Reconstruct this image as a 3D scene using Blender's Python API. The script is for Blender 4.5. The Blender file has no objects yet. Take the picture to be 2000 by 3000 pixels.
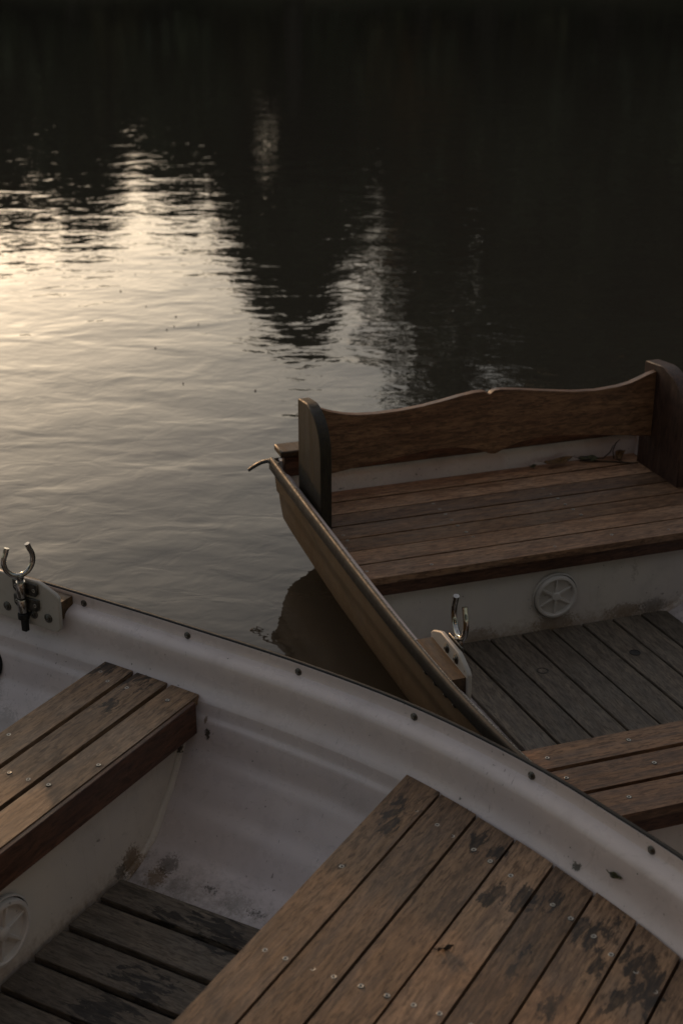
import bpy, bmesh, math, random
from mathutils import Vector, Matrix, noise
from mathutils.geometry import tessellate_polygon
random.seed(7)
R = math.radians
scene = bpy.context.scene
COL = scene.collection

# ------------------------------------------------------------------ materials
class NT:
    def __init__(self, name):
        self.m = bpy.data.materials.new(name); self.m.use_nodes = True
        self.t = self.m.node_tree; self.n = self.t.nodes; self.l = self.t.links
        self.b = self.n['Principled BSDF']; self.out = self.n['Material Output']
    def node(self, typ, **kw):
        nd = self.n.new(typ)
        for k, v in kw.items(): setattr(nd, k, v)
        return nd
    def set(self, sock, v):
        if hasattr(v, 'is_linked') or hasattr(v, 'links'): self.l.new(v, sock)
        else:
            if isinstance(v, (tuple, list)) and len(v) == 3 and sock.type == 'RGBA': v = (*v, 1)
            sock.default_value = v
    def math(self, op, a, b=None, clamp=False):
        nd = self.node('ShaderNodeMath', operation=op, use_clamp=clamp)
        self.set(nd.inputs[0], a)
        if b is not None: self.set(nd.inputs[1], b)
        return nd.outputs[0]
    def mix(self, f, a, b, blend='MIX'):
        nd = self.node('ShaderNodeMix', data_type='RGBA', blend_type=blend)
        self.set(nd.inputs[0], f); self.set(nd.inputs[6], a); self.set(nd.inputs[7], b)
        return nd.outputs[2]
    def ramp(self, f, lo, hi, a=0., b=1.):
        nd = self.node('ShaderNodeMapRange', interpolation_type='SMOOTHSTEP')
        self.set(nd.inputs[0], f); nd.inputs[1].default_value = lo; nd.inputs[2].default_value = hi
        nd.inputs[3].default_value = a; nd.inputs[4].default_value = b
        return nd.outputs[0]
    def coord(self):
        return self.node('ShaderNodeTexCoord').outputs['Object']
    def mapping(self, v, scale=(1, 1, 1), rot=(0, 0, 0), loc=None):
        nd = self.node('ShaderNodeMapping')
        self.l.new(v, nd.inputs[0]); nd.inputs['Scale'].default_value = scale; nd.inputs['Rotation'].default_value = rot
        if loc is not None: self.set(nd.inputs['Location'], loc)
        return nd.outputs[0]
    def noise(self, v, scale, detail=4, rough=.6, dist=0.):
        nd = self.node('ShaderNodeTexNoise'); self.l.new(v, nd.inputs['Vector'])
        nd.inputs['Scale'].default_value = scale; nd.inputs['Detail'].default_value = detail
        nd.inputs['Roughness'].default_value = rough; nd.inputs['Distortion'].default_value = dist
        return nd.outputs[0]
    def bump(self, h, strength, dist):
        nd = self.node('ShaderNodeBump'); self.set(nd.inputs['Height'], h)
        nd.inputs['Strength'].default_value = strength; nd.inputs['Distance'].default_value = dist
        self.l.new(nd.outputs[0], self.b.inputs['Normal'])
    def base(self, c, rough=.5, metal=0., spec=None):
        self.set(self.b.inputs['Base Color'], c); self.set(self.b.inputs['Roughness'], rough)
        self.b.inputs['Metallic'].default_value = metal
        if spec is not None: self.b.inputs['Specular IOR Level'].default_value = spec

def wood(name, light, dark, grey, axis='y', weather=.5, rough=.62, spots=.3, stains=(), var=.3, fine=1., flk=1.):
    t = NT(name); co = t.coord()
    isl = t.node('ShaderNodeNewGeometry').outputs['Random Per Island']
    comb = t.node('ShaderNodeCombineXYZ')
    for i in range(3): t.l.new(t.math('MULTIPLY', isl, 37. + 11 * i), comb.inputs[i])
    ax = 'xyz'.index(axis)
    def sc(al, ac): s = [ac] * 3; s[ax] = al; return tuple(s)
    g1 = t.noise(t.mapping(co, sc(2.2, 34), loc=comb.outputs[0]), 1., 7, .66, .25)
    g2 = t.noise(t.mapping(co, sc(16, 210 * fine), loc=comb.outputs[0]), 1., 3, .7)
    g3 = t.noise(t.mapping(co, sc(42, 330 * fine), loc=comb.outputs[0]), 1., 2, .6)
    big = t.noise(co, 7., 4, .62)
    g4 = t.noise(t.mapping(co, sc(20, 105), loc=comb.outputs[0]), 1., 4, .75, .3)
    blot = t.noise(t.mapping(co, sc(9, 22), loc=comb.outputs[0]), 1., 4, .6)
    c = t.mix(t.ramp(g1, .33, .68), dark, light)
    c = t.mix(t.math('MULTIPLY', t.ramp(big, .40, .66), weather), c, grey)
    c = t.mix(t.ramp(g2, .42, .72, 0, .62), c, tuple(x * .42 for x in dark))
    c = t.mix(t.ramp(g3, .55, .78, 0, .55 * spots + .2), c, tuple(x * .25 for x in dark))
    c = t.mix(t.ramp(g4, .50, .70, 0, .75), c, tuple(x * .5 for x in dark))
    c = t.mix(t.ramp(g4, .50, .30, 0, .45), c, tuple(min(1, x * 1.35) for x in light))
    g5 = t.noise(t.mapping(co, sc(30, 130), loc=comb.outputs[0]), 1., 2, .6, .2)
    c = t.mix(t.ramp(g5, .52, .66, 0, .62 * flk), c, tuple(x * .42 for x in dark))
    c = t.mix(t.ramp(blot, .52, .72, 0, .45), c, tuple(x * .55 for x in dark))
    v = t.ramp(isl, 0, 1, 1 - var, 1 + var)
    hs = t.node('ShaderNodeHueSaturation'); t.set(hs.inputs['Value'], v); t.set(hs.inputs['Color'], c)
    hs.inputs['Saturation'].default_value = 1.; c = hs.outputs[0]
    sp = t.noise(co, 26., 3, .55)
    c = t.mix(t.ramp(sp, .66, .76, 0, spots), c, (.012, .010, .008))
    mask = None
    if stains:
        nz = t.ramp(t.noise(t.mapping(co, sc(14, 44)), 1., 7, .68, .6), .32, .68)
        sq = sc(.6, 1.0)
        for (px, py, pz, rad) in stains:
            df = t.node('ShaderNodeVectorMath', operation='SUBTRACT'); t.l.new(co, df.inputs[0]); df.inputs[1].default_value = (px, py, pz)
            ml = t.node('ShaderNodeVectorMath', operation='MULTIPLY'); t.l.new(df.outputs[0], ml.inputs[0]); ml.inputs[1].default_value = sq
            ds = t.node('ShaderNodeVectorMath', operation='LENGTH'); t.l.new(ml.outputs[0], ds.inputs[0])
            k = t.ramp(ds.outputs['Value'], 0, rad * 2.3, 1., 0.)
            mask = k if mask is None else t.math('MAXIMUM', mask, k)
        mask = t.ramp(t.math('ADD', t.math('MULTIPLY', nz, .62), t.math('MULTIPLY', mask, .62)), .74, .86, 0, .88)
        c = t.mix(t.math('MULTIPLY', mask, t.ramp(g4, .30, .62, .7, 1.)), c, (.008, .007, .006))
    t.base(c, t.ramp(g1, .3, .7, rough - .1, rough + .14), 0, .35)
    h = t.math('ADD', t.math('MULTIPLY', g1, .55), t.math('MULTIPLY', g2, .5))
    t.bump(h, .55, .0016)
    return t.m

def gelcoat(name, col, tint, dirt=.35, rough=.34, grime=(.10, .085, .06), zgrime=None, streak=True, chips=()):
    t = NT(name); co = t.coord()
    a = t.noise(co, 3.2, 4, .55); b = t.noise(co, 11., 5, .65)
    c = t.mix(t.ramp(a, .35, .66), col, tint)
    c = t.mix(t.ramp(b, .50, .78, 0, dirt), c, tuple(x * .55 for x in col))
    if streak:
        s = t.noise(t.mapping(co, (16, 120, 4), rot=(0, 0, .2)), 1., 3, .7)
        c = t.mix(t.ramp(s, .60, .82, 0, .30), c, grime)
    f = t.noise(co, 95., 2, .5)
    gate = t.ramp(b, .44, .62)
    c = t.mix(t.math('MULTIPLY', t.ramp(f, .68, .76, 0, .85), gate), c, (.03, .026, .022))
    if zgrime is not None:
        z0, z1, amt = zgrime
        sx = t.node('ShaderNodeSeparateXYZ'); t.l.new(co, sx.inputs[0])
        d = t.noise(co, 46., 6, .75)
        zz = t.math('ADD', sx.outputs[2], t.math('MULTIPLY', t.math('SUBTRACT', d, .5), .16))
        c = t.mix(t.ramp(zz, z0, z1, amt, 0), c, grime)
    sc_ = t.noise(t.mapping(co, (150, 30, 46), rot=(.3, .2, .4)), 1., 2, .6)
    c = t.mix(t.math('MULTIPLY', t.ramp(sc_, .67, .76, 0, .6), t.ramp(a, .45, .6)), c, (.06, .05, .045))
    if chips:
        wob = t.node('ShaderNodeTexNoise'); t.l.new(co, wob.inputs['Vector']); wob.inputs['Scale'].default_value = 150; wob.inputs['Detail'].default_value = 5; wob.inputs['Roughness'].default_value = .7
        for (px, py, pz, rad, asp, col2, amt) in chips:
            df = t.node('ShaderNodeVectorMath', operation='SUBTRACT'); t.l.new(co, df.inputs[0]); df.inputs[1].default_value = (px, py, pz)
            ml = t.node('ShaderNodeVectorMath', operation='MULTIPLY'); t.l.new(df.outputs[0], ml.inputs[0]); ml.inputs[1].default_value = asp
            ds = t.node('ShaderNodeVectorMath', operation='LENGTH'); t.l.new(ml.outputs[0], ds.inputs[0])
            q = t.math('ADD', ds.outputs['Value'], t.math('MULTIPLY', t.math('SUBTRACT', wob.outputs[0], .5), rad * 2.4))
            c = t.mix(t.ramp(q, rad * .55, rad * 1.0, amt, 0), c, col2)
    t.base(c, t.ramp(b, .35, .7, rough, rough + .22), 0, .5)
    t.bump(t.math('ADD', t.math('MULTIPLY', a, 1.), t.math('MULTIPLY', t.noise(co, 60., 3, .5), .09)), .35, .006)
    return t.m

def plain(name, col, rough, metal=0., var=.25, scale=40, spec=.5):
    t = NT(name); co = t.coord(); n = t.noise(co, scale, 4, .6)
    c = t.mix(t.ramp(n, .35, .7), tuple(x * (1 - var) for x in col), tuple(min(1, x * (1 + var)) for x in col))
    t.base(c, t.ramp(n, .3, .7, max(.03, rough * .8), min(1, rough * 1.25)), metal, spec)
    return t.m

# ------------------------------------------------------------------ mesh building
class MB:
    def __init__(self, off=(0, 0, 0)):
        self.v = []; self.f = []; self.mi = []; self.off = off
    def add(self, verts, faces, mi=0):
        k = len(self.v); o = self.off
        self.v += [(p[0] - o[0], p[1] - o[1], p[2] - o[2]) for p in verts]
        self.f += [tuple(k + i for i in f) for f in faces]; self.mi += [mi] * len(faces)
    def prism(self, poly, vec, mi=0):
        n = len(poly); vec = Vector(vec)
        P = [Vector(p) for p in poly]; Q = [p + vec for p in P]
        tri = tessellate_polygon([P])
        fs = [(a, b, c) for a, b, c in tri] + [(n + c, n + b, n + a) for a, b, c in tri] if n > 6 else [tuple(range(n)), tuple(range(2 * n - 1, n - 1, -1))]
        fs += [(i, n + i, n + (i + 1) % n, (i + 1) % n) for i in range(n)]
        self.add(P + Q, fs, mi)
    def box(self, x0, x1, y0, y1, z0, z1, mi=0):
        self.prism([(x0, y0, z0), (x1, y0, z0), (x1, y1, z0), (x0, y1, z0)], (0, 0, z1 - z0), mi)
    def loft(self, rings, closed=True, caps=True, mi=0, mif=None):
        n = len(rings[0]); k = 0; verts = [p for r in rings for p in r]; fs = []; ms = []
        for a in range(len(rings) - 1):
            for i in range(n if closed else n - 1):
                j = (i + 1) % n
                fs.append((a * n + i, a * n + j, (a + 1) * n + j, (a + 1) * n + i)); ms.append(mif(i) if mif else mi)
        if caps:
            fs.append(tuple(range(n - 1, -1, -1))); fs.append(tuple((len(rings) - 1) * n + i for i in range(n))); ms += [mi, mi]
        b = len(self.mi); self.add(verts, fs, mi); self.mi[b:] = ms
    def tube(self, path, r, n=12, mi=0, flat=1.):
        P = [Vector(p) for p in path]; rings = []; up = None
        for i, p in enumerate(P):
            d = (P[min(i + 1, len(P) - 1)] - P[max(i - 1, 0)]).normalized()
            if up is None: up = d.orthogonal().normalized()
            up = (up - d * up.dot(d)).normalized(); w = d.cross(up)
            rr = r[i] if isinstance(r, (list, tuple)) else r
            rings.append([p + rr * (math.cos(2 * math.pi * k / n) * up + flat * math.sin(2 * math.pi * k / n) * w) for k in range(n)])
        self.loft(rings, True, True, mi)
    def lathe(self, prof, M=Matrix(), n=20, mi=0):
        rings = []
        for (r, z) in prof:
            rings.append([M @ Vector((max(r, 1e-5) * math.cos(2 * math.pi * k / n), max(r, 1e-5) * math.sin(2 * math.pi * k / n), z)) for k in range(n)])
        self.loft(rings, True, True, mi)
    def build(self, name, mats, parent=None, smooth=True, bevel=0., angle=35, seg=2):
        me = bpy.data.meshes.new(name); me.from_pydata([tuple(v) for v in self.v], [], self.f)
        if not isinstance(mats, (list, tuple)): mats = [mats]
        for m in mats: me.materials.append(m)
        me.polygons.foreach_set('material_index', self.mi)
        bm = bmesh.new(); bm.from_mesh(me)
        bmesh.ops.remove_doubles(bm, verts=bm.verts, dist=1e-6)
        bmesh.ops.recalc_face_normals(bm, faces=bm.faces); bm.to_mesh(me); bm.free()
        if smooth:
            me.polygons.foreach_set('use_smooth', [True] * len(me.polygons))
            me.set_sharp_from_angle(angle=R(angle))
        o = bpy.data.objects.new(name, me); COL.objects.link(o)
        if bevel:
            md = o.modifiers.new('edge', 'BEVEL'); md.width = bevel; md.segments = seg; md.limit_method = 'ANGLE'; md.angle_limit = R(40)
            md.harden_normals = False
        if parent: o.parent = parent
        return o

def tag(o, label=None, cat=None, group=None, kind=None):
    if label: o['label'] = label
    if cat: o['category'] = cat
    if group: o['group'] = group
    if kind: o['kind'] = kind
    return o
def empty(name, loc, rz=0):
    o = bpy.data.objects.new(name, None); COL.objects.link(o); o.location = loc; o.rotation_euler = (0, 0, rz)
    o.empty_display_size = .1
    return o
def lerp(tab, x):
    if x <= tab[0][0]: return tab[0][1]
    for i in range(len(tab) - 1):
        (x0, y0), (x1, y1) = tab[i], tab[i + 1]
        if x <= x1:
            # Catmull-Rom (finite difference) for smooth rails
            pm = tab[i - 1] if i > 0 else (2 * x0 - x1, 2 * y0 - y1)
            pp = tab[i + 2] if i + 2 < len(tab) else (2 * x1 - x0, 2 * y1 - y0)
            m0 = (y1 - pm[1]) / (x1 - pm[0]); m1 = (pp[1] - y0) / (pp[0] - x0)
            h = x1 - x0; u = (x - x0) / h
            return (2*u**3 - 3*u**2 + 1) * y0 + (u**3 - 2*u**2 + u) * h * m0 + (-2*u**3 + 3*u**2) * y1 + (u**3 - u**2) * h * m1
    return tab[-1][1]
def lin(tab, x):
    if x <= tab[0][0]: return tab[0][1]
    for (x0, y0), (x1, y1) in zip(tab, tab[1:]):
        if x <= x1: return y0 + (y1 - y0) * (x - x0) / (x1 - x0)
    return tab[-1][1]

# ------------------------------------------------------------------ materials used
M = {}
M['deck'] = wood('weathered_deck_wood', (.27, .165, .092), (.118, .068, .037), (.225, .155, .105), 'y', .45, .60, .45,
    [(s + 2., t - 1.69, .27, r) for s, t, r in [(s, t, r * .72) for s, t, r in [(-.931, 2.161, .03), (-.886, 2.139, .025), (-.838, 2.025, .034), (-.784, 2.039, .040), (-.734, 2.057, .03),
     (-.626, 2.012, .052), (-.60, 1.93, .03), (-.726, 1.896, .026), (-.72, 1.863, .020), (-.632, 1.80, .028), (-.542, 1.863, .030), (-.543, 1.981, .040),
     (-.515, 1.95, .045), (-.50, 1.90, .045), (-1.127, 1.955, .012), (-1.11, 2.12, .03), (-1.12, 2.165, .035)]]])
M['thwart'] = wood('weathered_thwart_wood', (.335, .21, .118), (.15, .088, .047), (.285, .20, .135), 'y', .5, .58, .30,
    [(-1.905 + 2, 2.215 - 1.69, .26, .022), (-2.03 + 2, 2.36 - 1.69, .26, .05), (-1.93 + 2, 2.37 - 1.69, .26, .05)])
M['seat'] = wood('oiled_seat_wood', (.35, .195, .105), (.15, .076, .040), (.26, .175, .115), 'y', .42, .52, .15, var=.34)
M['thwart_red'] = wood('reddish_thwart_wood', (.29, .155, .080), (.13, .066, .034), (.22, .145, .09), 'y', .35, .55, .15)
M['varnish'] = wood('dark_varnished_wood', (.29, .15, .076), (.14, .068, .036), (.21, .122, .07), 'y', .3, .42, .05, fine=.6, var=.1)
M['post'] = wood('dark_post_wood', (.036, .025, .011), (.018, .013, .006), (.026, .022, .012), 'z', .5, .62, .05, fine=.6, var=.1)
M['fascia'] = wood('dark_edge_wood', (.125, .056, .030), (.06, .027, .015), (.09, .047, .028), 'y', .3, .5, .05, fine=.6, var=.1)
M['floor'] = wood('grey_floor_wood', (.150, .120, .088), (.080, .064, .047), (.128, .112, .090), 'x', .5, .66, .35, [(-1.503 + 2, 1.791 - 1.69, -.06, .045), (-1.497 + 2, 2.0 - 1.69, -.06, .045), (-1.45 + 2, 1.98 - 1.69, -.06, .04), (-1.519 + 2, 1.68 - 1.69, -.06, .05), (-1.576 + 2, 1.985 - 1.69, -.06, .03), (-1.55 + 2, 1.8 - 1.69, -.06, .03)], var=.2)
M['floor2'] = wood('brown_grey_floor_wood', (.155, .122, .088), (.082, .064, .046), (.130, .112, .088), 'x', .5, .66, .35, var=.2)
M['block'] = wood('block_wood', (.10, .055, .024), (.045, .025, .011), (.065, .042, .026), 'x', .4, .6, .3)
M['inner'] = gelcoat('white_gelcoat', (.53, .465, .44), (.49, .44, .435), .34, .24, zgrime=(-.125, -.035, .75), chips=[(0.290, 0.636, 0.181, 0.0110, (1,1,.6), (.035, .028, .018), 0.95), (0.280, 0.650, 0.210, 0.0060, (1,1,.4), (.14, .085, .035), 0.80), (0.300, 0.400, -0.060, 0.0350, (1,1,1), (.14, .085, .035), 0.75), (0.310, 0.440, -0.060, 0.0300, (1,1,1), (.035, .028, .018), 0.60), (0.366, 0.405, -0.078, 0.0280, (.7,1,1), (.17, .155, .135), 0.40), (0.443, 0.426, -0.075, 0.0180, (.5,1,1), (.035, .028, .018), 0.80), (0.520, 0.416, -0.080, 0.0320, (.6,1,1), (.17, .155, .135), 0.45), (0.579, 0.409, -0.080, 0.0200, (.5,1,1), (.035, .028, .018), 0.75), (0.434, 0.455, -0.060, 0.0070, (.35,1,1), (.035, .028, .018), 0.95), (0.550, 0.430, -0.070, 0.0060, (.3,1,1), (.035, .028, .018), 0.90), (1.274, 0.475, 0.283, 0.0100, (.6,1,1), (.035, .028, .018), 0.95), (1.342, 0.497, 0.312, 0.0050, (1,1,1), (.035, .028, .018), 0.95), (1.000, 0.560, 0.285, 0.0060, (.5,1,1), (.035, .028, .018), 0.90), (0.700, 0.560, 0.120, 0.0040, (1,1,.5), (.035, .028, .018), 0.90), (0.580, 0.510, 0.030, 0.0040, (.5,1,.6), (.035, .028, .018), 0.90), (-0.380, 0.610, 0.100, 0.0450, (1,1,.35), (.17, .155, .135), 0.40), (-0.300, 0.570, 0.030, 0.0500, (1,1,.35), (.17, .155, .135), 0.40), (-0.250, 0.610, 0.160, 0.0300, (1,1,.5), (.17, .155, .135), 0.35)])
M['bulk'] = gelcoat('cream_gelcoat', (.60, .545, .465), (.54, .49, .44), .30, .42, (.20, .115, .05), zgrime=(-.10, -.02, .6), chips=[(0.225, 0.615, 0.135, 0.0100, (1,1,.32), (.035, .028, .018), 0.97), (0.225, 0.608, 0.095, 0.0060, (1,1,.4), (.035, .028, .018), 0.95), (0.225, 0.620, 0.160, 0.0120, (1,1,.5), (.14, .085, .035), 0.70), (0.240, 0.400, -0.050, 0.0400, (1,1,1), (.14, .085, .035), 0.80), (0.240, 0.360, -0.055, 0.0250, (1,1,1), (.035, .028, .018), 0.70), (0.230, 0.210, 0.090, 0.0050, (1,.5,1), (.035, .028, .018), 0.80)])
M['bulk2'] = gelcoat('rust_stained_gelcoat', (.60, .545, .465), (.54, .49, .44), .30, .42, (.20, .115, .05), zgrime=(-.10, -.015, .7), chips=[(-0.950, 0.010, -0.055, 0.0500, (1,.6,1), (.14, .085, .035), 0.60), (-0.950, 0.255, -0.050, 0.0300, (1,.4,1), (.14, .085, .035), 0.60), (-0.950, 0.355, -0.050, 0.0300, (1,.5,1), (.035, .028, .018), 0.50), (-0.950, -0.245, -0.055, 0.0300, (1,.4,1), (.14, .085, .035), 0.50), (-0.950, 0.285, 0.090, 0.0200, (1,1,.3), (.14, .085, .035), 0.35), (-0.950, 0.315, 0.070, 0.0060, (1,1,1), (.035, .028, .018), 0.70)])
M['outer'] = gelcoat('tan_hull_paint', (.105, .076, .047), (.085, .056, .029), .35, .55, (.075, .043, .017), zgrime=(.0, .26, .8))
M['outer'].node_tree.nodes['Principled BSDF'].inputs['Specular IOR Level'].default_value = .22
M['rubber'] = plain('black_rubber', (.011, .011, .010), .5, 0, .3, 60, .25)
M['edge'] = plain('trim_glint', (.36, .32, .26), .26, .85, .35, 160)  # pale metal painting the sky glint along the black trim's top
M['chrome'] = plain('worn_chrome', (.36, .35, .33), .17, 1., .15, 90)
M['iron'] = plain('dark_iron', (.10, .095, .085), .38, 1., .4, 90)
M['steel'] = plain('screw_steel', (.37, .345, .30), .42, 1., .3, 200)
M['recess'] = plain('recess_shade', (.02, .018, .015), .6)  # near-black for the shade in screw heads, countersinks and finger holes
M['plate'] = gelcoat('white_plastic', (.38, .345, .30), (.33, .305, .27), .4, .4, (.22, .13, .06), streak=False)
M['hatch'] = gelcoat('hatch_plastic', (.60, .56, .51), (.50, .46, .40), .35, .35, (.22, .14, .07), streak=False)
M['leaf'] = plain('dry_leaf', (.13, .075, .028), .6, 0, .5, 120)
M['leafg'] = plain('damp_leaf', (.055, .055, .020), .5, 0, .5, 120)
M['twig'] = plain('twig_bark', (.045, .03, .018), .8, 0, .4, 150)

# ------------------------------------------------------------------ boat hull
TOP = [(0, 0), (0, .012), (.0005, .021), (.003, .027), (.010, .0305), (.021, .033), (.030, .037), (.0365, .0435), (.039, .052), (.0405, .068), (.0415, .084), (.0435, .098), (.047, .110), (.052, .120), (.059, .129), (.068, .139)]
LOW = [(1, 1), (.992, .93), (.972, .835), (.938, .655), (.868, .487), (.785, .305), (.71, .182), (.624, .11), (.5, .06), (.3, .02), (0, 0)]
class Boat:
    def __init__(s, A, s0, tc, b, zr, kz, stern, bow, rake):
        s.A, s.s0, s.tc, s.b, s.zr, s.kz, s.stern, s.bow, s.rake = A, s0, tc, b, zr, kz, stern, bow, rake
        s.off = (s0, tc, 0)
    def B(s, x): return max(.004, lerp(s.b, x))
    def Z(s, x): return lerp(s.zr, x)
    def K(s, x): return lin(s.kz, x)
    def sx(s, x, z): return x + s.rake * max(0, 1 - (x - s.stern) / .7) * (s.Z(x) - z)
    def inner(s, x):
        b, zr, kz = s.B(x), s.Z(x), s.K(x)
        k = min(1, b / .2)
        pts = [(max(.002, b - .006 - d * k), zr - h) for d, h in TOP]
        wt, zt = pts[-1]
        # resample the lower section finely with soft clinker ridges
        L = []
        N = 64
        for i in range(1, N + 1):
            u = i / N * (len(LOW) - 1); a = int(min(u, len(LOW) - 2)); f = u - a
            tab_w = [(j, LOW[j][0]) for j in range(len(LOW))]; tab_z = [(j, LOW[j][1]) for j in range(len(LOW))]
            w = lerp(tab_w, u); z = lerp(tab_z, u)
            ph = (u - 1.15) / 1.55; fr = ph - math.floor(ph)          # moulded laps: an upward ledge, then easing back
            e = min(1, fr / .26); e = e * e * (3 - 2 * e)
            rip = (.0042 if ph < 1 else .0065) * e * (1 - max(0, fr - .26) / .74) * k * (1 if 0 <= ph < 4 else 0)
            L.append((max(.0, w * wt - rip) if i < N else 0., kz + z * (zt - kz) + rip * .25))
        return pts + L
    def outer(s, x):
        b, zr, kz = s.B(x), s.Z(x), s.K(x)
        f = min(1, b / .3)
        O = [(0, 0), (.003, .035), (.005, .085), (.006, .104), (.0125, .111), (.014, .14), (.020, .195), (.040, .236), (.080, .275), (.150, .318), (.28, .36)]
        sc = (zr - kz + .03) / .43
        pts = [(max(.003, b - d * f * (b / .68 if d > .03 else 1)), zr - h * sc) for d, h in O]
        P = s.inner(x)
        def iw(z):
            for (y0, z0), (y1, z1) in zip(P, P[1:]):
                if z1 <= z <= z0 and z0 > z1: return y0 + (y1 - y0) * (z0 - z) / (z0 - z1)
            return 0.
        pts = [(max(y, iw(z + .012) + .018), z) if zr - z > .19 * sc else (y, z) for y, z in pts]
        y9, z9 = pts[-1]
        for k in (.66, .33):
            z = kz - .03 + (z9 - kz + .03) * k * .8; pts.append((max(y9 * k, min(y9, iw(z + .03) + .01)), z))
        pts.append((0., kz - .034))
        return pts
    def halfw(s, x, z):
        P = s.inner(x)
        for (y0, z0), (y1, z1) in zip(P, P[1:]):
            if z1 <= z <= z0 and z0 > z1: return y0 + (y1 - y0) * (z0 - z) / (z0 - z1)
        return 0.
    def ohalf(s, x, z):
        P = s.outer(x)
        for (y0, z0), (y1, z1) in zip(P, P[1:]):
            if z1 <= z <= z0 and z0 > z1: return y0 + (y1 - y0) * (z0 - z) / (z0 - z1)
        return 0.
    def stations(s):
        n = 64
        return [s.stern + (s.bow - s.stern) * (i / n) for i in range(n + 1)]
    def hull(s, root, name='hull'):
        m = MB(s.off); ST = s.stations(); rings = []
        for x in ST:
            o, i = s.outer(x), s.inner(x)
            half = o[::-1] + i            # keel(out) .. rim .. keel(in)
            rings.append([(s.sx(x, z), s.tc + y, z) for y, z in half])
        no = len(s.outer(s.stern))
        m.loft(rings, False, False, 0, lambda i: 1 if i < no - 1 else 0)
        rings2 = [[(p[0], 2 * s.tc - p[1], p[2]) for p in r] for r in rings]
        m.loft(rings2, False, False, 0, lambda i: 1 if i < no - 1 else 0)
        # transom: outer and inner faces
        x = s.stern
        for pts, dx, mi in ((s.outer(x), 0., 1), (s.inner(x), .032, 0)):
            loop = [(s.sx(x, z) + dx, s.tc + y, z) for y, z in pts] + [(s.sx(x, z) + dx, s.tc - y, z) for y, z in pts[::-1][1:]]
            n = len(loop); k = len(pts)
            fs = [(i, i + 1, n - 2 - i, n - 1 - i) for i in range(k - 1) if i + 1 < n - 2 - i] + [(k - 2, k - 1, k)]
            m.add(loop, fs, mi)
        m.box(s.sx(x, s.Z(x)), s.sx(x, s.Z(x)) + .032, s.tc - s.B(x) + .02, s.tc + s.B(x) - .02, s.Z(x) - .03, s.Z(x) - .002, 0)
        return m.build(name, [M['inner'], M['outer']], root, True, 0, 40)
    def trim(s, root, shiny=False):
        m = MB(s.off); rings = []
        prof = [(-.0035, -.003), (-.0045, .001), (-.003, .0035), (0, .0042), (.005, .0035), (.0095, -.001), (.011, -.010), (.0105, -.034), (.006, -.040), (-.001, -.040)]
        ST = s.stations()
        for sgn in (1, -1):
            rings = [[(x, s.tc + sgn * max(.001, s.B(x) + d), s.Z(x) + h) for d, h in prof] for x in ST]
            m.loft(rings, True, True, 0, (lambda i: 1 if shiny and i in (2,) else 0))
        return m.build('gunwale_trim', [M['rubber'], M['edge']], root, True, 0, 50)
    def cross_planks(s, m, edges, ztop, th, gap, inset=.004, jit=.0):
        for i in range(len(edges) - 1):
            a, b = edges[i] + gap / 2 * (i > 0), edges[i + 1] - gap / 2 * (i < len(edges) - 2)
            up, dn = [], []
            e1, e2 = random.uniform(-jit, jit), random.uniform(-jit, jit)
            dz = random.uniform(-.0012, .0012)
            for k in range(5):
                x = a + (b - a) * k / 4; w = s.halfw(x, ztop - .004) - inset
                up.append((x, s.tc + w + e1, ztop + dz)); dn.append((x, s.tc - w + e2, ztop + dz))
            m.prism(up + dn[::-1], (0, 0, -th))
    def waterline(s, z, shrink):
        ST = s.stations(); up = [(s.sx(x, z), s.ohalf(x, z) * shrink) for x in ST if s.ohalf(x, z) > .012]
        return [s.world(x, s.tc + y) for x, y in up] + [s.world(x, s.tc - y) for x, y in up[::-1]]
    def world(s, x, t, z=0):
        a = R(s.A); return (x * math.sin(a) + t * math.cos(a), -x * math.cos(a) + t * math.sin(a), z)
    def root(s, name):
        w = s.world(s.s0, s.tc); return empty(name, (w[0], w[1], 0), R(s.A - 90))

def copy_part(o, parent, loc, rot=None):
    c = o.copy(); COL.objects.link(c); c.parent = parent; c.location = loc
    if rot: c.rotation_euler = rot
    return c

def screw_mesh():
    m = MB()
    m.lathe([(.0064, -.001), (.0064, .0003), (.0052, .0003), (.0052, -.001)], n=16, mi=1)  # dark ring painting the shade of a countersink
    m.lathe([(0, -.003), (.0053, -.003), (.0053, .0006), (.0047, .0012), (.0036, .0012), (.0016, .0006), (.0, .0005)], n=16)
    for a in (0, math.pi / 2):
        c, sn = math.cos(a), math.sin(a)
        q = [(c * x - sn * y, sn * x + c * y,   .0014) for x, y in ((-.0024, -.0005), (.0024, -.0005), (.0024, .0005), (-.0024, .0005))]
        m.prism(q, (0, 0, -.0009), 1)
    return m
SCREW = None
def screws(boat, parent, pts, z):
    global SCREW
    for (x, t) in pts:
        loc = (x - boat.s0, t - boat.tc, z + random.uniform(-.0008, .0003))
        if SCREW is None:
            SCREW = screw_mesh().build('screw', [M['steel'], M['recess']], parent); SCREW.location = loc
        else: copy_part(SCREW, parent, loc, (random.uniform(-.06, .06), random.uniform(-.06, .06), random.uniform(0, 3)))

def bolt_mesh(r):
    m = MB()
    m.lathe([(r, 0), (r, .0016), (r * .8, .0034), (r * .62, .0038)], n=22, mi=0)
    m.lathe([(r * .60, .001), (r * .56, .0050), (r * .36, .0066), (r * .26, .0056), (0, .005)], n=18, mi=1)
    m.lathe([(r * .20, .002), (r * .2, .0058), (0, .0061)], n=10, mi=2)
    return m
def place(o, parent, p, nrm, off):
    o.parent = parent; o.location = Vector(p) - Vector(off); o.rotation_euler = Vector(nrm).to_track_quat('Z', 'Y').to_euler()

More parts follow.
